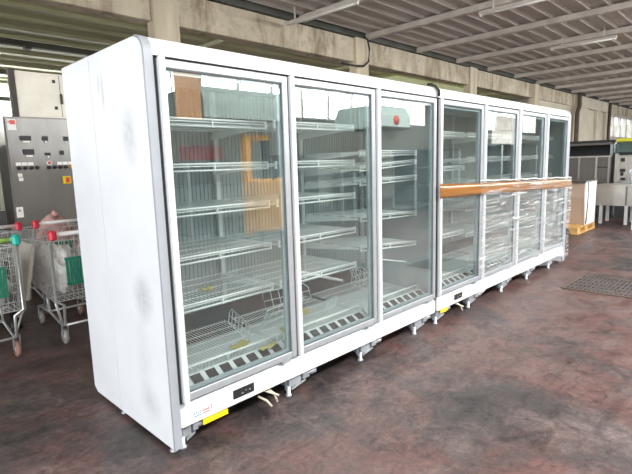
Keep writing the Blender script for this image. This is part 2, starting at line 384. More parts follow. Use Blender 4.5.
# ================================================================== the refrigerated cabinets
P = .781
ARC = [(0, 1.86)]+[(.08-.08*math.cos(t), 1.86+.082*math.sin(t)) for t in [PI/2*i/8 for i in range(1, 9)]]
def shelf_mesh(w):
    mb = MB(); y0, y1 = .17, .70
    n = 30
    for i in range(n+1):
        x = .015+(w-.03)*i/n; mb.wire((x, y0, .006), (x, y1, .006), .0021)
    for j in range(5): mb.wire((.012, y0+(y1-y0)*j/4, 0), (w-.012, y0+(y1-y0)*j/4, 0), .0032)
    return mb
def rail_mesh(w):
    mb = MB()
    mb.tube([(.01, .165, .012), (w-.01, .165, .012)], .0058, 6); mb.tube([(.01, .17, -.022), (w-.01, .17, -.022)], .0052, 6)
    for x in (.012, w/2, w-.012): mb.box(x-.004, x+.004, .160, .172, -.027, .018)
    return mb
def bracket_mesh(x):
    mb = MB()
    mb.prism([(.18, .0), (.71, .0), (.735, -.055), (.70, -.055), (.18, -.014)], 'x', x, x+.004)
    return mb
SH, RA, BR = {}, {}, {}
def shelf(parent, x, z, roll=0, pitch=0):
    o = MB(); w = P-.04
    T = Matrix.Translation((x+.02, 0, z)) @ Matrix.Rotation(roll, 4, 'Y')
    def tr(mb):
        m = MB(); m.v = [tuple(T @ Vector(p)) for p in mb.v]; m.f = mb.f; m.sm = mb.sm; return m
    s = tr(shelf_mesh(w)).build('wire_shelf', 'wire', parent)
    tr(rail_mesh(w)).build('front_rail', 'rail', s)
    for e in (.004, w-.008): tr(bracket_mesh(e)).build('shelf_bracket', 'rail', s)
    return s

def cabinet(n, x0, levels, name, label, left_end, right_end):
    L = n*P
    t = thing(name, label, 'glass door fridge', (x0, 0, 0), 0, 'white glass-door cabinets in a row')
    def end(a, b, outer):
        prof = [(.012, .027), (.012, 1.858)]+[(.012+y*.86, 1.94-(1.942-z)*.9) for y, z in ARC[1:]]+[(.97, 1.94), (.97, .055), (.93, .027)]
        o = MB().prism(prof, 'x', a, b).build('end_panel', 'endpanel', t)
        # seam down the outer face
        xs = a if outer < 0 else b
        MB().box(xs-.0012, xs+.0012, .585, .589, .03, 1.935).build('panel_seam', 'seamgrey', o)
        out = [(-.002, .027), (-.002, 1.86)]+[(y-.002, z+.002) for y, z in ARC[1:]]
        inn = [(.0125, .027), (.0125, 1.856)]+[(y*.86+.0125, 1.936-(1.942-z)*.88) for y, z in ARC[1:]]
        MB().prism(out+inn[::-1], 'x', a, b).build('edge_trim', 'trimgrey', o)
        f = MB().lathe([(.02, .0), (.022, .006), (.012, .012), (.008, .02), (.008, .03)], ((a+b)/2, .05, 0), n=14).build('foot', 'galv', o)
        MB().lathe([(.02, .0), (.022, .006), (.012, .012), (.008, .02), (.008, .03)], ((a+b)/2, .60, 0), n=14).build('foot', 'galv', o)
    if left_end: end(-.042, -.001, -1)
    if right_end: end(L+.001, L+.085, 1)
    xa = 0 if left_end else .004; xb = L if right_end else L-.004
    MB().prism([(.0, 1.855)]+ARC+[(.96, 1.94), (.96, 1.90), (.06, 1.90), (.03, 1.855)], 'x', xa, xb).build('header_panel', 'cream', t)
    MB().cbox(xa, xb, -.004, .02, .124, .222, .004).build('kick_panel', 'white', t)
    MB().prism([(.0, .222), (.05, .222), (.05, .243), (.012, .240)], 'x', xa, xb).build('sill', 'alu', t)
    MB().box(xa, xb, .022, .95, .13, .17).box(xa+.15, xb-.1, .11, .85, .05, .13).build('base_tray_shade_box', 'under', t)  # tray, plus an added black box below it that deepens the shade
    MB().box(xa, xb, .94, .965, .10, 1.90).build('back_panel', 'offwhite', t)
    # ribbed rear liner
    mb = MB(); xs = xa+.03
    prof = [(xa, .755)]
    while xs < xb-.04: prof += [(xs, .755), (xs+.003, .750), (xs+.012, .750), (xs+.015, .755)]; xs += .03
    prof += [(xb, .755), (xb, .77), (xa, .77)]
    mb.prism(prof, 'z', .42, 1.86).build('ribbed_liner', 'liner', t)
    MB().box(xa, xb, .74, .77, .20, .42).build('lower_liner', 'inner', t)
    MB().box(xa, xb, .05, .77, 1.862, 1.898).build('cavity_ceiling', 'inwhite', t)
    MB().box(xa, xb, .03, .70, .20, .232).build('cavity_floor', 'inwhite', t)
    for xe in ((xa, xa+.012), (xb-.012, xb)): MB().box(xe[0], xe[1], .06, .745, .235, 1.86).build('side_liner', 'liner', t)
    for i in range(1, n):
        x = i*P
        MB().box(x-.022, x+.022, .03, .06, .243, 1.855).build('mullion', 'aluw', t)
    for i in range(0, n+1):
        x = min(max(i*P, xa+.03), xb-.03)
        mb = MB().box(x-.014, x+.014, .715, .742, .46, 1.85).build('slotted_upright', 'inwhite', t)
    # dark gap line under the header and beside the doors
    MB().box(xa, xb, .016, .03, 1.840, 1.856).build('door_seal', 'gasket', t)
    for i in range(n):
        a, b = i*P+(.013 if i == 0 and left_end else -.004), (i+1)*P-.013
        d = MB()
        z0, z1 = .252, 1.842
        y0, y1 = -.012, .026
        d.cbox(a, a+.034, y0, y1, z0, z1, .004); d.cbox(b-.038, b, y0, y1, z0, z1, .004)
        d.cbox(a+.032, b-.037, y0, y1, z1-.038, z1, .004); d.cbox(a+.032, b-.037, y0, y1, z0, z0+.040, .004)
        d = d.build('door', 'alu', t)
        MB().box(a+.032, b-.036, .002, .007, z0+.038, z1-.036).build('glass_pane', 'glass', d)
        mb = MB()
        mb.box(a+.0345, a+.037, -.006, .0015, z0+.041, z1-.039).box(b-.042, b-.0385, -.006, .0015, z0+.041, z1-.039)
        mb.box(a+.0345, b-.039, -.006, .0015, z1-.0435, z1-.0385).box(a+.0345, b-.039, -.006, .0015, z0+.0405, z0+.045).build('glass_gasket', 'gasket2', d)
        MB().box(a+.0345, a+.048, .009, .026, z0+.041, z1-.039).box(b-.062, b-.0385, .009, .026, z0+.041, z1-.039).box(a+.048, b-.062, .009, .026, z1-.06, z1-.039).box(a+.048, b-.062, .009, .026, z0+.041, z0+.055).build('pane_spacer', 'spacer', d)
        h = MB()
        pr = [(a+.001, -.010), (a+.001, -.026), (a+.008, -.033), (a+.020, -.034), (a+.029, -.028), (a+.033, -.020), (a+.033, -.010)]
        h.prism(pr, 'z', z0, z1+.004).build('handle_bar', 'aluw', d)
        MB().box(a-(.012 if i == 0 and left_end else .0085), a-.001, .0, .02, z0, z1).build('side_gasket', 'gasket', d)
        MB().box(b-.12, b-.06, -.016, -.008, z0-.012, z0+.002).build('hinge', 'alu', d)
    # shelves, bottom basket, front grille
    for i in range(n):
        for lv in levels[i]:
            z, roll = lv if isinstance(lv, tuple) else (lv, 0)
            shelf(t, i*P, z, roll)
        a, b = i*P+.03, (i+1)*P-.03
        mb = MB()
        for k in range(34):
            x = a+(b-a)*k/33; mb.tube([(x, .70, .325), (x, .165, .292), (x, .145, .345)], .0021, 4, smooth=False)
        for k in range(6): mb.wire((a, .17+k*.104, .288+k*.0064), (b, .17+k*.104, .288+k*.0064), .003)
        bk = mb.build('bottom_basket', 'wire', t)
        mb = MB().tube([(a, .143, .348), (b, .143, .348)], .0058, 6).tube([(a, .143, .348), (a, .165, .29)], .004, 5).tube([(b, .143, .348), (b, .165, .29)], .004, 5).tube([((a+b)/2, .143, .348), ((a+b)/2, .165, .29)], .004, 5)
        mb.build('basket_rail', 'rail', bk)
        gr = MB().prism([(.045, .234), (.155, .234), (.155, .29), (.135, .312), (.045, .256)], 'x', a-.02, b+.02).build('air_grille', 'inwhite', t)
        mb = MB(); m = 8
        for k in range(m):
            xx = a+.012+(b-a)*k/m
            mb.prism([(.062, .2672), (.125, .3064), (.124, .3084), (.061, .2692)], 'x', xx, xx+(b-a)/m*.66)
        mb.build('grille_slots', 'dark', gr)
    # controller display and lettering on the kick panel
    dx = .305 if left_end else .285
    dp = MB().box(dx, dx+.135, -.010, -.003, .158, .205).build('display', 'dark', t)
    MB().box(dx+.05, dx+.062, -.012, -.009, .172, .178).box(dx+.075, dx+.083, -.012, -.009, .182, .187).box(dx+.1, dx+.108, -.012, -.009, .176, .184).build('indicator', 'galv', dp)
    def strokes(items, m, parent, name):
        mb = MB()
        for (u0, u1, w0, w1) in items: mb.box(u0, u1, -.0052, -.0035, w0, w1)
        return mb.build(name, m, parent)
    if left_end:
        q = .050
        bl = [(q+.02+i*.011, q+.023+i*.011, .166, .179) for i in range(4)]+[(q+.02+i*.011, q+.028+i*.011, .177, .180) for i in (0, 1, 3)]+[(q+.015, q+.062, .155, .160)]
        lb = strokes(bl, 'blue', t, 'lettering')
        rd = [(q+.068+i*.011, q+.071+i*.011, .166, .179) for i in range(4)]+[(q+.068+i*.011, q+.077+i*.011, .170, .173) for i in range(4)]+[(q+.070, q+.108, .155, .160), (q+.118, q+.121, .164, .192)]
        strokes(rd, 'red', lb, 'lettering')
    else:
        strokes([(.055+i*.012, .062+i*.012, .165, .178) for i in range(7)], 'ghost', t, 'lettering')
    yl = MB().box(.125, .275, .008, .011, .086, .1225).build('warning_label', 'yellow', t) if left_end else MB().box(.075, .195, .008, .011, .088, .1235).build('warning_label', 'yellow', t)
    # underframe: valves, brackets and levelling legs
    xsb = ([.01, .72, 1.40, 2.08] if left_end else [.03, .62, 1.34, 2.02, 2.72])
    for j, x in enumerate(xsb):
        w = .13 if j == 0 and left_end else .24
        fb = MB()
        fb.prism([(x, .125), (x+w, .125), (x+w, .085), (x+w*.7, .070), (x+w*.35, .035), (x, .03)], 'y', .055, .062)
        fb.box(x+.01, x+w*.45, .03, .15, .05, .118).box(x+w*.5, x+w*.72, .02, .13, .072, .120).prism([(x+.03, .028), (x+w*.62, .05), (x+w*.62, .062), (x+.03, .042)], 'y', .03, .10)
        fb.box(x+w*.78, x+w, .025, .09, .078, .124).tube([(x+w*.5, .03, .10), (x+w*.95, .03, .092)], .012, 8)
        fb = fb.build('foot_bracket', 'galv', t, .002)
        MB().lathe([(.020, 0), (.021, .008), (.014, .012), (.014, .06)], (x+.01, .04, 0), n=12).build('levelling_leg', 'galv', fb)
        if j % 2 == 0: MB().lathe([(.020, 0), (.022, .006), (.012, .012), (.011, .13)], (x+.02, .80, 0), n=12).build('levelling_leg', 'galv', fb)
    rng = random.Random(n)
    for j in range(3 if left_end else 2):
        bx = .52 if left_end else .34
        q = [((bx, .05, .118), (bx+.06, .0, .085), (bx+.085, -.02, .070)), ((bx+.04, .05, .118), (bx+.07, .0, .08), (bx+.07, -.02, .035)), ((bx-.02, .04, .085), (bx+.01, .0, .06), (bx+.03, -.02, .025))][j]
        MB().tube(q, .0065, 8).build('cable_end', 'cablew', t)
    return t
LV = [1.60, 1.375, 1.15, .905, .655]
cab1 = cabinet(3, 0, [LV, [1.61, 1.375, 1.15, .905, (.655, .0)], [1.44, (1.33, -.055), (1.23, -.02), (.975, .03), (.76, .075)]], 'display_fridge',
               'three-door white glass cabinet with grey stains on its end panel, nearer of the two', True, False)
cab2 = cabinet(4, 3*P+.03, [[1.60, 1.3, 1.0, .70], [1.60, 1.375, 1.15, .905, .655], [1.60, 1.375, 1.15, .905, .655], [1.60, 1.375, 1.15, .905, .655]], 'display_fridge',
               'four-door white glass cabinet wrapped with film and brown tape, farther of the two', False, True)
# black clip over the joint of the two headers
tag(MB().tube([(3*P-.012, .075, 1.956), (3*P, .05, 1.955), (3*P+.012, .02, 1.94), (3*P+.014, -.012, 1.90), (3*P+.014, -.012, 1.86)], .011, 8).build('joint_clip', 'gasket'),
    'black strap end on top of the joint between the two white cabinets', 'strap')
# cover profile between the units
jp = tag(MB().box(3*P+.006, 3*P+.024, .03, .9, .13, 1.90).build('joint_profile', 'trimgrey'), 'grey upright strip closing the joint between the two white cabinets', 'cover strip')
MB().box(3*P+.009, 3*P+.021, .022, .029, 1.60, 1.69).build('yellow_tape', 'yellow', jp)

# loose pieces lying in the open bays
tag(MB().tube([(1.03, .26, .68), (1.46, .235, .535)], .011, 8).build('loose_rail', 'rail'), 'white rail slipped down at a slant behind the second door', 'shelf rail')
tag(MB().box(-.18, .18, -.012, .012, -.004, .004, Matrix.Translation((2.06, .22, .585)) @ Matrix.Rotation(.22, 4, 'Y')).build('loose_rail', 'rail'), 'short white rail hanging loose behind the third door', 'shelf rail')
def divider(x, y, z, w, h, rz, rx, label):
    mb = MB(); T = Matrix.Translation((x, y, z)) @ Matrix.Rotation(rz, 4, 'Z') @ Matrix.Rotation(rx, 4, 'X')
    c = [(-w/2, 0, 0), (w/2, 0, 0), (w/2, 0, h*.7), (w/2-.04, 0, h), (-w/2, 0, h)]
    mb.tube([T @ Vector(p) for p in c], .0035, 5, True)
    for i in range(1, 6):
        xx = -w/2+w*i/6; mb.wire(T @ Vector((xx, 0, 0)), T @ Vector((xx, 0, h)), .0022)
    mb.wire(T @ Vector((-w/2, 0, h/2)), T @ Vector((w/2, 0, h/2)), .0022)
    tag(mb.build('wire_divider', 'wire'), label, 'wire divider', 'loose wire dividers in the bottom baskets')
divider(.66, .42, .335, .40, .10, 1.25, .15, 'wire divider standing upright on the bottom basket behind the first door')
divider(1.02, .42, .335, .42, .13, .2, .5, 'wire divider leaning on the bottom basket at the hinge side of the second door')
divider(1.27, .60, .335, .42, .13, -.1, -.35, 'wire divider lying tilted on the bottom basket mid way behind the second door')
divider(1.40, .34, .335, .26, .09, .7, .9, 'wire divider fallen nearly flat at the far end of the second door')
divider(1.95, .44, .335, .40, .14, 1.2, .1, 'wire divider standing upright on the bottom basket behind the third door')
divider(2.17, .62, .335, .22, .12, .1, -.5, 'wire divider fallen towards the rear behind the third door')
def sheet(x, y, z, w, h, rz, label, rx=0):
    T = Matrix.Translation((x, y, z)) @ Matrix.Rotation(rz, 4, 'Z') @ Matrix.Rotation(rx, 4, 'X')
    vs = []; fs = []
    for i in range(6):
        for j in range(5): vs.append(T @ Vector((w*(i/5-.5), h*(j/4-.5), .006*math.sin(i*1.7)+.004*math.cos(j*2))))
    fs = [(i*5+j, (i+1)*5+j, (i+1)*5+j+1, i*5+j+1) for i in range(5) for j in range(4)]
    o = tag(MB().add(vs, fs, True).build('paper_sheet', 'paper'), label, 'paper', 'yellow papers in the cabinets')
    md = o.modifiers.new('t', 'SOLIDIFY'); md.thickness = .0008
sheet(.55, .255, .318, .13, .08, .3, 'yellow paper on the bottom basket behind the first door')
sheet(.42, .36, .672, .075, .06, .2, 'small yellow paper on the lowest shelf behind the first door')
sheet(.95, .24, .318, .13, .09, -.2, 'yellow paper at the near corner of the second door bottom basket')
sheet(1.20, .40, .325, .20, .09, .4, 'large yellow paper on the bottom basket towards the third door')
sheet(.64, .10, .322, .12, .04, .1, 'yellow paper lying over the front grille behind the first door', .2)

# brown tape band and clear film round the farther cabinet
def tape_z(x): return 1.128-(x-2.25)*.0275
pth = []
xs = [2.338+i*(5.596-2.338)/60 for i in range(61)]
vs = []; fs = []
def tape_pt(x):
    f = ((x-3*P-.03-.016) % P)/P
    return -.0405 + (.010*math.sin(PI*min(1, max(0, (f-.06)/.94))))
pts = [(x, tape_pt(x)-.001) for x in xs]+[(5.603, -.02), (5.602, .1), (5.602, .3)]
for x, y in pts:
    zc = tape_z(x); w = .054
    for (dz, dy) in ((-w, 0), (-w*.35, -.0015), (w*.2, .001), (w, 0)): vs.append((x, y+dy-.0015, zc+dz+.004*math.sin(x*5+dz*40)))
fs = [(i*4+j, (i+1)*4+j, (i+1)*4+j+1, i*4+j+1) for i in range(len(pts)-1) for j in range(3)]
o = tag(MB().add(vs, fs, True).build('packing_tape', 'tape'), 'long brown packing tape band across the doors of the four-door cabinet', 'packing tape')
md = o.modifiers.new('t', 'SOLIDIFY'); md.thickness = .0012
from mathutils import noise as mnoise
vs = []; fs = []; NX, NZ = 110, 44
for i in range(NX+1):
    u = i/NX; x = 3.03+u*(5.605-3.03)
    for j in range(NZ+1):
        v = j/NZ
        zt = tape_z(x)+.065+.006*math.sin(x*7); zb = .20-.10*u+.02*math.sin(x*9)
        if u < .08: zb = .10+.9*u
        z = zb+(zt-zb)*v
        y = -.052+.012*mnoise.noise(Vector((x*2.2, z*7, 0)))+.006*mnoise.noise(Vector((x*5, z*22, 3)))
        xx = x
        if u > .985: y += (u-.985)/.015*.045; 
        if u > .93: xx = x+.018*mnoise.noise(Vector((x*9, z*6, 9)))*(u-.93)/.07
        vs.append((xx, y, z))
fs = [(i*(NZ+1)+j, (i+1)*(NZ+1)+j, (i+1)*(NZ+1)+j+1, i*(NZ+1)+j+1) for i in range(NX) for j in range(NZ)]
fo = tag(MB().add(vs, fs, True).build('stretch_film', 'film'), 'creased clear stretch film over the lower doors of the four-door cabinet', 'plastic film')
# rolled edge strand of the film
vs = [(3.0+i*.06, -.058, tape_z(3.0+i*.06)+.072+.004*math.sin(i)) for i in range(43)]
MB().tube(vs, .005, 6).build('rolled_edge', 'bag', fo)
MB().tube([(3.2+i*.1, -.066, .73+.06*(i/24)**1+.26*(i/24)**2.2) for i in range(24)], .0032, 6).build('twisted_strand', 'film', fo)

# ================================================================== left background
# electrical control cabinet
CX, CY = .42, 4.25
c = thing('control_cabinet', 'tall stainless steel electrical control cabinet with rows of switches', 'electrical cabinet', (CX, CY, 0))
MB().box(0, 1.25, .02, .42, .10, 2.0).box(.03, 1.22, .05, .40, 0, .1).build('body', 'steeld', c, .006)
MB().box(.012, 1.238, -.002, .018, .12, 1.985).build('door', 'steeld', c, .004)
for (u, w, a, b) in ((.14, 1.735, .11, .05), (.37, 1.735, .055, .05), (.155, 1.575, .11, .06), (.38, 1.565, .055, .03), (.545, 1.57, .04, .05), (.60, 1.735, .05, .05), (.78, 1.735, .05, .05)):
    d = MB().box(u, u+a, -.02, -.002, w, w+b).build('meter_display', 'dark', c)
    MB().box(u+.02, u+a-.02, -.022, -.019, w-.026, w-.008).build('name_plate', 'sticker', d)
for i in range(11):
    u = .075+i*.062
    if i in (4,): continue
    d = MB().lathe([(.018, -.035), (.020, -.01), (.022, -.002)], (u+.02, 0, 1.425), 'y', 12).build('rotary_switch', 'dark' if i < 9 else 'orangep', c)
    if i not in (3, 5, 6): MB().box(u-.008, u+.048, -.005, -.002, 1.452, 1.488).build('name_plate', 'sticker', d)
e = MB().box(.54, .63, -.03, -.002, 1.225, 1.315).build('main_switch', 'yellow', c, .004)
MB().box(.57, .60, -.055, -.03, 1.24, 1.30).build('switch_knob', 'redplastic', e)
s = MB().box(.03, .115, -.004, -.002, 1.845, 1.965).build('sticker', 'sticker', c); MB().box(.055, .11, -.005, -.0035, 1.91, 1.955).box(.036, .05, -.005, -.0035, 1.925, 1.945).build('red_mark', 'red', s)
MB().box(.075, .12, -.004, -.002, 1.325, 1.365).build('sticker', 'sticker', c); MB().box(.08, .125, -.004, -.002, 1.278, 1.318).build('sticker', 'sticker', c)
s = MB().box(.015, .085, -.004, -.002, .865, .985).build('sticker', 'sticker', c); MB().prism([(.032, .935), (.066, .935), (.049, .965)], 'y', -.005, -.0035).build('warning_mark', 'brown', s)
s = MB().lathe([(.03, -.004), (.03, -.002)], (.415, 0, 1.475), 'y', 16).build('sticker', 'sticker', c); MB().lathe([(.018, -.0052), (.018, -.0035)], (.415, 0, 1.478), 'y', 12).build('red_mark', 'red', s)
# cream box standing on it
b = thing('steel_box', 'cream painted steel box standing on top of the control cabinet', 'box', (.60, 4.32, 2.0))
MB().box(0, .80, .0, .30, .0, .515).build('body', 'boxcream', b, .006)
MB().box(-.06, -.002, -.01, .05, 0, .53).build('side_flange', 'post', b)
for (u, w) in ((.385, .41), (.385, .105)): MB().box(u, u+.03, -.012, 0, w, w+.035).build('latch', 'dark', b)
MB().box(.46, .465, -.003, 0, .02, .50).box(.455, .48, -.015, 0, .17, .29).build('hinge', 'post', b)
m = thing('machine_housing', 'dark machine housing at the left edge beside the control cabinet', 'machine', (-.85, 4.35, 0))
MB().box(0, 1.2, 0, .7, 0, .95).box(.05, 1.18, .1, .7, .95, 1.55).box(0, 1.2, 0, .7, 1.55, 1.72).build('body', 'machine', m, .01)
MB().box(.9, 1.1, -.02, 0, .3, .42).build('vent', 'galv', m); MB().box(1.0, 1.15, .06, .1, 1.35, 1.5).build('panel', 'boxcream', m)

# shopping trolleys
def trolley(name, label):
    t = thing(name, label, 'shopping trolley', (0, 0, 0), 0, 'wire shopping trolleys beside the white cabinet')
    w = .56; Ln = .86
    def xw(y): return .0+.045*(y/Ln)            # taper to the front
    zb = lambda y: .37+.05*y/Ln; ztp = lambda y: .845-.06*y/Ln
    mb = MB(); r = .0026
    for i in range(17):                          # bottom + rear/front uprights
        f = i/16
        p0 = (f*w, 0, zb(0)); p1 = (xw(Ln)+f*(w-2*xw(Ln)), Ln, zb(Ln))
        mb.wire(p0, p1, r); mb.wire(p1, (p1[0], Ln+.03, ztp(Ln)), r); mb.wire(p0, (f*w, -.02, ztp(0)), r)
    for i in range(21):
        y = Ln*i/20
        a, b = xw(y), w-xw(y)
        mb.wire((a, y, zb(y)), (b, y, zb(y)), r); mb.wire((a, y, zb(y)), (a, y, ztp(y)), r); mb.wire((b, y, zb(y)), (b, y, ztp(y)), r)
    for k in range(8):
        f = k/7
        def ring(y, ff): return zb(y)+(ztp(y)-zb(y))*ff
        for xx in (0, 1):
            A = (xw(0) if xx == 0 else w-xw(0), 0, ring(0, f)); B = (xw(Ln) if xx == 0 else w-xw(Ln), Ln, ring(Ln, f)); mb.wire(A, B, r if k < 7 else .006)
        mb.wire((0, -.02*f, ring(0, f)), (w, -.02*f, ring(0, f)), r if 0 < k < 7 else .005); mb.wire((xw(Ln), Ln+.03*f, ring(Ln, f)), (w-xw(Ln), Ln+.03*f, ring(Ln, f)), r if k < 7 else .005)
    mb.build('basket', 'chrome', t)
    ch = MB()
    for x in (.012, w-.012):
        xi = .07 if x < .2 else w-.07
        ch.tube([(x, -.05, .895), (x, -.01, .84), (x, .0, .37), (xi, .02, .33), (xi+.0, .04, .16)], .011, 8)
        ch.tube([(x, .02, .36), (xi, .10, .14), (xi, .40, .20), (xi+(.04 if xi < .2 else -.04), .80, .16)], .010, 8)
        ch.tube([(xi, .40, .20), (xi, .46, .39)], .010, 8)
    ch.tube([(.07, .04, .16), (w-.07, .04, .16)], .009, 8); ch.tube([(.07, .42, .20), (w-.07, .42, .20)], .009, 8)
    ch.build('chassis', 'chrome', t)
    hb = MB().tube([(.03, -.05, .90), (w-.03, -.05, .90)], .017, 12).build('handle_bar', 'grip', t)
    for x in (-.005, w-.045):
        MB().cbox(x, x+.05, -.085, -.015, .855, .935, .014).build('end_cap', 'redplastic', hb)
    fl = MB()
    for i in range(9): fl.box(.10+i*.026, .12+i*.026, -.035, -.025, .50, .70)
    fl.box(.095, .33, -.034, -.026, .49, .51).box(.095, .33, -.034, -.026, .69, .71).build('child_seat_flap', 'green', t)
    for (x, y) in ((.07, .04), (w-.07, .04), (.11, .78), (w-.11, .78)):
        wh = MB().lathe([(.03, -.014), (.058, -.014), (.062, -.008), (.062, .008), (.058, .014), (.03, .014)], (x, y+.035, .062), 'x', 20).build('wheel', 'rubber' if x < .2 else 'rubberred', t)
        MB().lathe([(.022, -.018), (.022, .018)], (x, y+.035, .062), 'x', 12).build('hub', 'galv', wh)
        MB().prism([(y+.0, .165), (y+.03, .165), (y+.048, .062), (y+.022, .062)], 'x', x-.024, x-.019).prism([(y+.0, .165), (y+.03, .165), (y+.048, .062), (y+.022, .062)], 'x', x+.019, x+.024).box(x-.024, x+.024, y-.002, y+.034, .155, .175).build('caster_fork', 'galv', wh)
    return t
tr = trolley('shopping_trolley', 'wire trolley with red handle caps and white bags, closest to the cabinet end panel')
tr.location = (.075, 1.98, 0)
ta = copy_tree(tr); ta.location = (-.685, 1.98, 0); ta['label'] = 'wire trolley with a teal handle cap, cut by the left edge of the photo'
for h in kids(ta):
    if h.name.startswith('child_seat'): h.location.x = .13
    if h.name.startswith('handle_bar'):
        for cp in kids(h): cp.data = cp.data.copy(); cp.data.materials[0] = MT['teal']
        MB().tube([(.36, -.05, .90), (.50, -.05, .90)], .0185, 12).build('green_sleeve', 'lime', h)
tb = copy_tree(tr); tb.location = (.24, 2.98, 0); tb['label'] = 'wire trolley of the second row holding a red and white bag under the control cabinet'
tc = copy_tree(tr); tc.location = (-.42, 2.98, 0); tc['label'] = 'wire trolley of the second row behind the teal-capped one, red handle cap'
def lump(name, c, r, m, label, cat, seed, group=None, amp=.48, sub=4):
    import bmesh
    bm = bmesh.new(); bmesh.ops.create_icosphere(bm, subdivisions=sub, radius=1)
    for v in bm.verts:
        p = v.co.copy(); n = mnoise.noise(p*1.6+Vector((seed*3.1, seed, 0)))*amp+mnoise.noise(p*4.5+Vector((seed, 5, seed)))*amp*.45
        p = p*(1+n); p.z = max(p.z, -.8); v.co = Vector((p.x*r[0], p.y*r[1], (p.z+.8)*r[2]))
    me = bpy.data.meshes.new(name); bm.to_mesh(me); bm.free()
    for f in me.polygons: f.use_smooth = True
    me.materials.append(MT[m]); o = bpy.data.objects.new(name, me); COL.objects.link(o); o.location = c
    return tag(o, label, cat, group)
G = 'white plastic bags in the trolleys'
lump('plastic_bag', (.23, 2.22, .40), (.10, .15, .20), 'bag', 'white plastic bag low in the trolley closest to the cabinet', 'plastic bag', 1, G)
lump('plastic_bag', (.46, 2.26, .40), (.09, .15, .20), 'bag', 'white plastic bag in the trolley by the cabinet, half hidden by its end panel', 'plastic bag', 2, G)
lump('plastic_bag', (.27, 2.56, .42), (.13, .12, .17), 'bag', 'white plastic bag heaped at the rear of the trolley closest to the cabinet', 'plastic bag', 3, G)
lump('plastic_bag', (-.27, 2.20, .40), (.09, .14, .18), 'bag', 'white plastic bag low in the trolley with the teal cap', 'plastic bag', 4, G)
lump('plastic_bag', (-.51, 2.26, .40), (.10, .16, .18), 'bag', 'white plastic bag at the left edge in the trolley with the teal cap', 'plastic bag', 5, G)
lump('plastic_bag', (-.29, 2.55, .42), (.08, .10, .14), 'bag', 'white plastic bag standing at the rear of the trolley with the teal cap', 'plastic bag', 6, G)
lump('plastic_bag', (.50, 3.22, .40), (.17, .15, .30), 'redbag', 'red and white plastic bag heaped on a trolley of the second row', 'plastic bag', 7)
lump('canvas_sack', (.52, 3.60, .42), (.13, .11, .25), 'sack', 'grey canvas sack in the second-row trolley behind the red-capped handle', 'sack', 9)
# flattened cartons and dark pole base between the trolleys
T = Matrix.Translation((-.055, 2.42, .40)) @ Matrix.Rotation(.20, 4, 'Y')
tag(MB().box(-.012, .012, -.24, .26, -.02, .42, T).build('carton_sheet', 'sack'), 'grey flattened carton leaning between the two front trolleys', 'carton')
k = thing('stand_base', 'black pole stand on the floor between the two front trolleys', 'stand', (-.03, 2.80, 0))
MB().tube([(0, 0, .05), (0, 0, .62)], .028, 10).build('pole', 'dark', k)
MB().lathe([(.05, 0), (.06, .01), (.05, .05), (.03, .10)], (0, 0, 0), n=14).build('foot', 'dark', k)

# ================================================================== right background
p = thing('pallet', 'raw wooden pallet under the beige counter', 'pallet', (8.07, .55, 0))
for (y, z0, z1) in ((0, 0, .02), (.52, 0, .02), (1.08, 0, .02)): MB().box(0, 1.05, y, y+.12, z0, z1).build('skid_board', 'wood', p)
for x in (0, .45, .91):
    for y in (0, .53, 1.06): MB().box(x, x+.14, y, y+.14, .021, .105).build('block', 'wood', p)
for i in range(6): MB().box(.0+i*.18, .13+i*.18, .0, 1.2, .106, .126).build('deck_board', 'wood', p)
q = thing('counter_cabinet', 'beige counter with a white end panel standing on the wooden pallet', 'counter', (8.44, .56, .128))
MB().prism([(.10, 0), (.66, 0), (.66, .76), (.03, .76), (.015, .5)], 'y', .02, 1.15).build('body', 'beige', q)
MB().prism([(.09, 0), (.67, 0), (.67, .77), (.02, .77), (.005, .5)], 'y', -.005, .018).build('end_panel', 'offwhite', q)
MB().box(-.02, .68, -.01, 1.17, .772, .80).build('top_rim', 'steeld', q)
MB().tube([(.12, -.012, .775), (.15, -.012, .5), (.12, -.012, .2), (.08, -.014, .02)], .008, 6).build('cable', 'cableb', q)
# stainless wall unit with a dark open shelf
u = thing('hood_unit', 'tall stainless unit with a dark open shelf on top, behind the beige counter', 'kitchen unit', (11.05, .78, 0))
MB().box(0, .6, 0, 1.5, .72, 1.36).build('body', 'steeld', u, .006); MB().box(.02, .58, .02, 1.48, 0, .715).build('lower_body', 'machine', u)
for y in (.02, .27, .62, .95, 1.40): MB().box(-.014, 0, y, y+.035, .75, 1.33).build('upright_strip', 'steelb' if y in (.27,) else 'steel', u)
MB().box(-.014, 0, 0, 1.5, 1.33, 1.36).build('rim', 'steelb', u)
for (a, b) in ((.06, .26), (.96, 1.40)): MB().box(-.016, 0, a, b, 1.10, 1.12).build('bar', 'nearblack', u)
sh = MB().box(.02, .55, .02, 1.48, 1.362, 1.40).box(.5, .55, .02, 1.48, 1.40, 1.62).build('shelf_back', 'nearblack', u)
MB().box(-.02, .6, -.02, 1.5, 1.60, 1.645).build('shelf_top', 'steeld', u); MB().box(-.03, .55, -.02, 1.5, 1.646, 1.70).build('cap', 'nearblack', u)
for y in (-.02, 1.44): MB().box(-.01, .05, y, y+.05, 1.36, 1.60).build('upright', 'galv', u)
tag(MB().lathe([(.03, 0), (.085, .0), (.09, .03), (.09, .19), (.06, .22)], (11.16, 2.12, 1.402), n=18).build('steel_pot', 'steelb'), 'round silver pot at the end of the dark open shelf', 'pot')
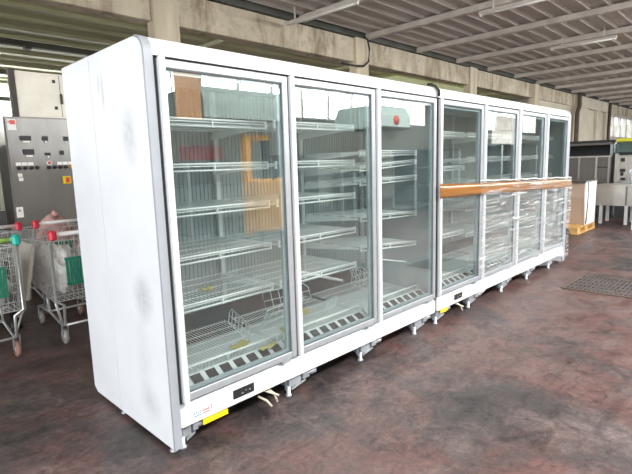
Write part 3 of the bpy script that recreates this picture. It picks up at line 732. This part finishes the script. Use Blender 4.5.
# serving counter with glass case and yellow-green trim
v = thing('serving_counter', 'stainless serving counter with glass case and yellow-green trim, upper right edge', 'counter', (11.05, -1.2, 0))
MB().box(0, .6, 0, 1.90, .72, 1.36).build('body', 'steel', v, .006); MB().box(.03, .57, .03, 1.87, 0, .715).build('lower_body', 'machine', v)
MB().box(-.03, 0, 1.55, 1.66, .78, 1.36).build('door_stile', 'steelb', v); MB().box(-.05, 0, 1.84, 1.90, .78, 1.40).build('door_stile', 'steelb', v); MB().box(-.02, 0, 1.68, 1.83, .8, 1.34).build('door', 'steelb', v)
for q4 in ((1.72, 1.80, 1.22, 1.30), (1.70, 1.80, 1.0, 1.07), (1.73, 1.79, .92, .995), (1.69, 1.78, .82, .88)): MB().box(-.026, -.02, *q4).build('latch', 'nearblack', v)
MB().box(.0, .008, 0, 1.90, 1.40, 1.64).box(.0, .5, 1.88, 1.888, 1.40, 1.64).build('glass_case', 'caseglass', v)
MB().box(.4, .5, 0, 1.9, 1.36, 1.64).build('case_back', 'tealsteel', v); MB().box(0, .4, 0, 1.86, 1.362, 1.42).build('case_tray', 'nearblack', v)
MB().cbox(-.05, .5, -.02, 1.90, 1.645, 1.715, .012).build('trim_strip', 'limetrim', v)
MB().tube([(-.03, 1.925, 1.41), (-.03, 1.925, 1.60), (-.03, 1.90, 1.66)], .016, 8).build('support_pipe', 'galv', v)
# sink table
s = thing('sink_table', 'stainless sink table with a deep basin front and pale square legs', 'sink table', (9.85, -1.3, 0))
MB().box(0, .65, 0, 2.06, .76, .785).build('table_top', 'steelb', s, .004)
MB().box(.02, .03, .02, 2.04, .37, .758).box(.03, .62, 2.03, 2.04, .37, .758).box(.62, .63, .02, 2.04, .37, .758).box(.03, .62, .02, 2.03, .37, .38).box(.03, .62, .02, .03, .37, .758).build('basin', 'steelb', s)
for y in (1.0, 1.5): MB().box(.013, .02, y, y+.03, .38, .755).build('seam', 'steeld', s)
for (x, y) in ((.03, 1.92), (.03, 1.48), (.03, .55), (.55, 1.92), (.55, 1.48), (.55, .95)): MB().box(x, x+.055, y, y+.055, 0, .368).build('leg', 'aluw', s)
f = MB().tube([(.5, 1.55, .785), (.5, 1.55, 1.0), (.46, 1.55, 1.06), (.34, 1.55, 1.06), (.31, 1.55, 1.0)], .018, 8).build('tap', 'galv', s)
MB().box(.47, .53, 1.40, 1.70, .80, .83).build('tap_lever', 'galv', f)
z = thing('side_table', 'pale metal table leg and top at the right edge, nearer than the sink table', 'table', (9.15, -1.35, 0))
MB().box(0, .6, 0, 1.34, .80, .84).build('table_top', 'steelb', z, .004)
for (x, y) in ((.02, 1.26), (.52, 1.26), (.02, .03), (.52, .03)): MB().box(x, x+.055, y, y+.055, 0, .798).build('leg', 'aluw', z)

# ================================================================== things standing behind the photographer (seen mirrored in the door glass)
def hood(x0, x1, y0, y1, z0, z1, label):
    t = thing('extractor_hood', label, 'extractor hood', (x0, y0, z0))
    w, d, h = x1-x0, y1-y0, z1-z0
    MB().prism([(0, 0), (d, 0), (d, h*.55), (d-.12, h), (.12, h), (0, h*.55)], 'x', 0, w).build('body', 'tealsteel', t)
    MB().box(-.02, w+.02, -.02, d+.02, -.04, .0).build('rim', 'steeld', t)
    for (a, b) in ((.1, .2), (w-.12, .2), (.1, d-.22), (w-.12, d-.22)): MB().box(a, a+.02, b, b+.02, h*.9, 3.75-z0-.05).build('hanger', 'galv', t)
    return t
hood(3.5, 5.3, -6.4, -5.0, 2.2, 2.72, 'pale green hood mirrored in the first door of the near cabinet')
hh = hood(8.3, 9.6, -6.4, -5.0, 2.22, 2.72, 'pale green hood with a red badge mirrored in the third door')
MB().lathe([(.12, 1.405), (.12, 1.41)], (.7, 0, .16), 'y', 16).build('badge', 'red', hh)
t = thing('strip_curtain', 'apricot strip curtain mirrored at the top of the first door', 'curtain', (2.98, -5.0, 0))
for i in range(6): MB().box(i*.078, i*.078+.072, 0, .012, 2.15, 3.0).build('strip', 'curtain', t)
MB().box(-.05, .52, -.02, .04, 3.0, 3.06).box(.0, .02, 0, .02, 3.06, 3.6).box(.44, .46, 0, .02, 3.06, 3.6).build('rail', 'galv', t)
t = thing('pallet_stacker', 'orange pallet stacker mirrored in the first door', 'pallet stacker', (4.5, -5.4, 0))
MB().box(0, .12, .0, .16, .05, 1.95).box(.12, .6, .02, .14, 1.85, 1.95).build('mast', 'orange', t)
MB().box(.50, .60, .0, .16, .05, 1.849).build('mast', 'nearblack', t)
MB().cbox(.02, .75, .12, .55, .12, 1.12, .05).build('body', 'orange', t)
MB().box(.1, .2, -.95, 0, .06, .11).box(.45, .55, -.95, 0, .06, .11).build('fork', 'nearblack', t)
for x in (.08, .6): MB().lathe([(.08, -.03), (.08, .03)], (x, .45, .08), 'x', 16).build('wheel', 'dark', t)
MB().tube([(.35, .5, 1.1), (.35, .75, 1.3), (.2, .8, 1.32), (.5, .8, 1.32)], .02, 8).build('tiller', 'dark', t)
for i, (x, y, zz, w, d, h, mm, lab) in enumerate([(3.4, -6.2, 0, 1.0, .7, 1.5, 'machine', 'dark shelving unit mirrored low in the first door'), (5.7, -6.0, 0, 1.5, .8, 1.6, 'machine', 'dark shelving unit mirrored in the second door'),
        (7.6, -6.0, 0, 1.6, .8, 1.2, 'steeld', 'steel counter mirrored in the third door'), (10.2, -6.0, 0, 2.5, .8, 1.7, 'machine', 'dark shelving unit mirrored in the fourth door'), (16.2, -6.2, 0, 3.4, .8, 1.9, 'steeld', 'steel shelving unit mirrored in the fifth door')]):
    t = thing('shelving_unit', lab, 'shelving', (x, y, zz), 0, 'shelving units behind the photographer')
    for a in (0, w-.05):
        for b in (0, d-.05): MB().box(a, a+.05, b, b+.05, 0, h).build('post', 'galv', t)
    for j in range(4): MB().box(0, w, 0, d, .15+j*(h-.2)/3, .18+j*(h-.2)/3).build('shelf', mm, t)
    MB().box(.03, w-.03, .0, .02, .18, h-.05).build('back', mm, t)
tag(MB().cbox(3.6, 4.3, -6.1, -5.65, 1.505, 1.76, .02).build('red_crate', 'redplastic'), 'red crate mirrored in the first door', 'crate')
t = thing('white_panel_stack', 'stacked pinkish white panels mirrored in the fifth door', 'panels', (16.6, -6.1, 1.9))
for i in range(4): MB().cbox(i*.62, i*.62+.60, .1, .25, .01, .50, .01).cbox(i*.62+.2, i*.62+.78, .1, .25, .52, 1.05, .01).build('panel', 'pinkwhite', t)
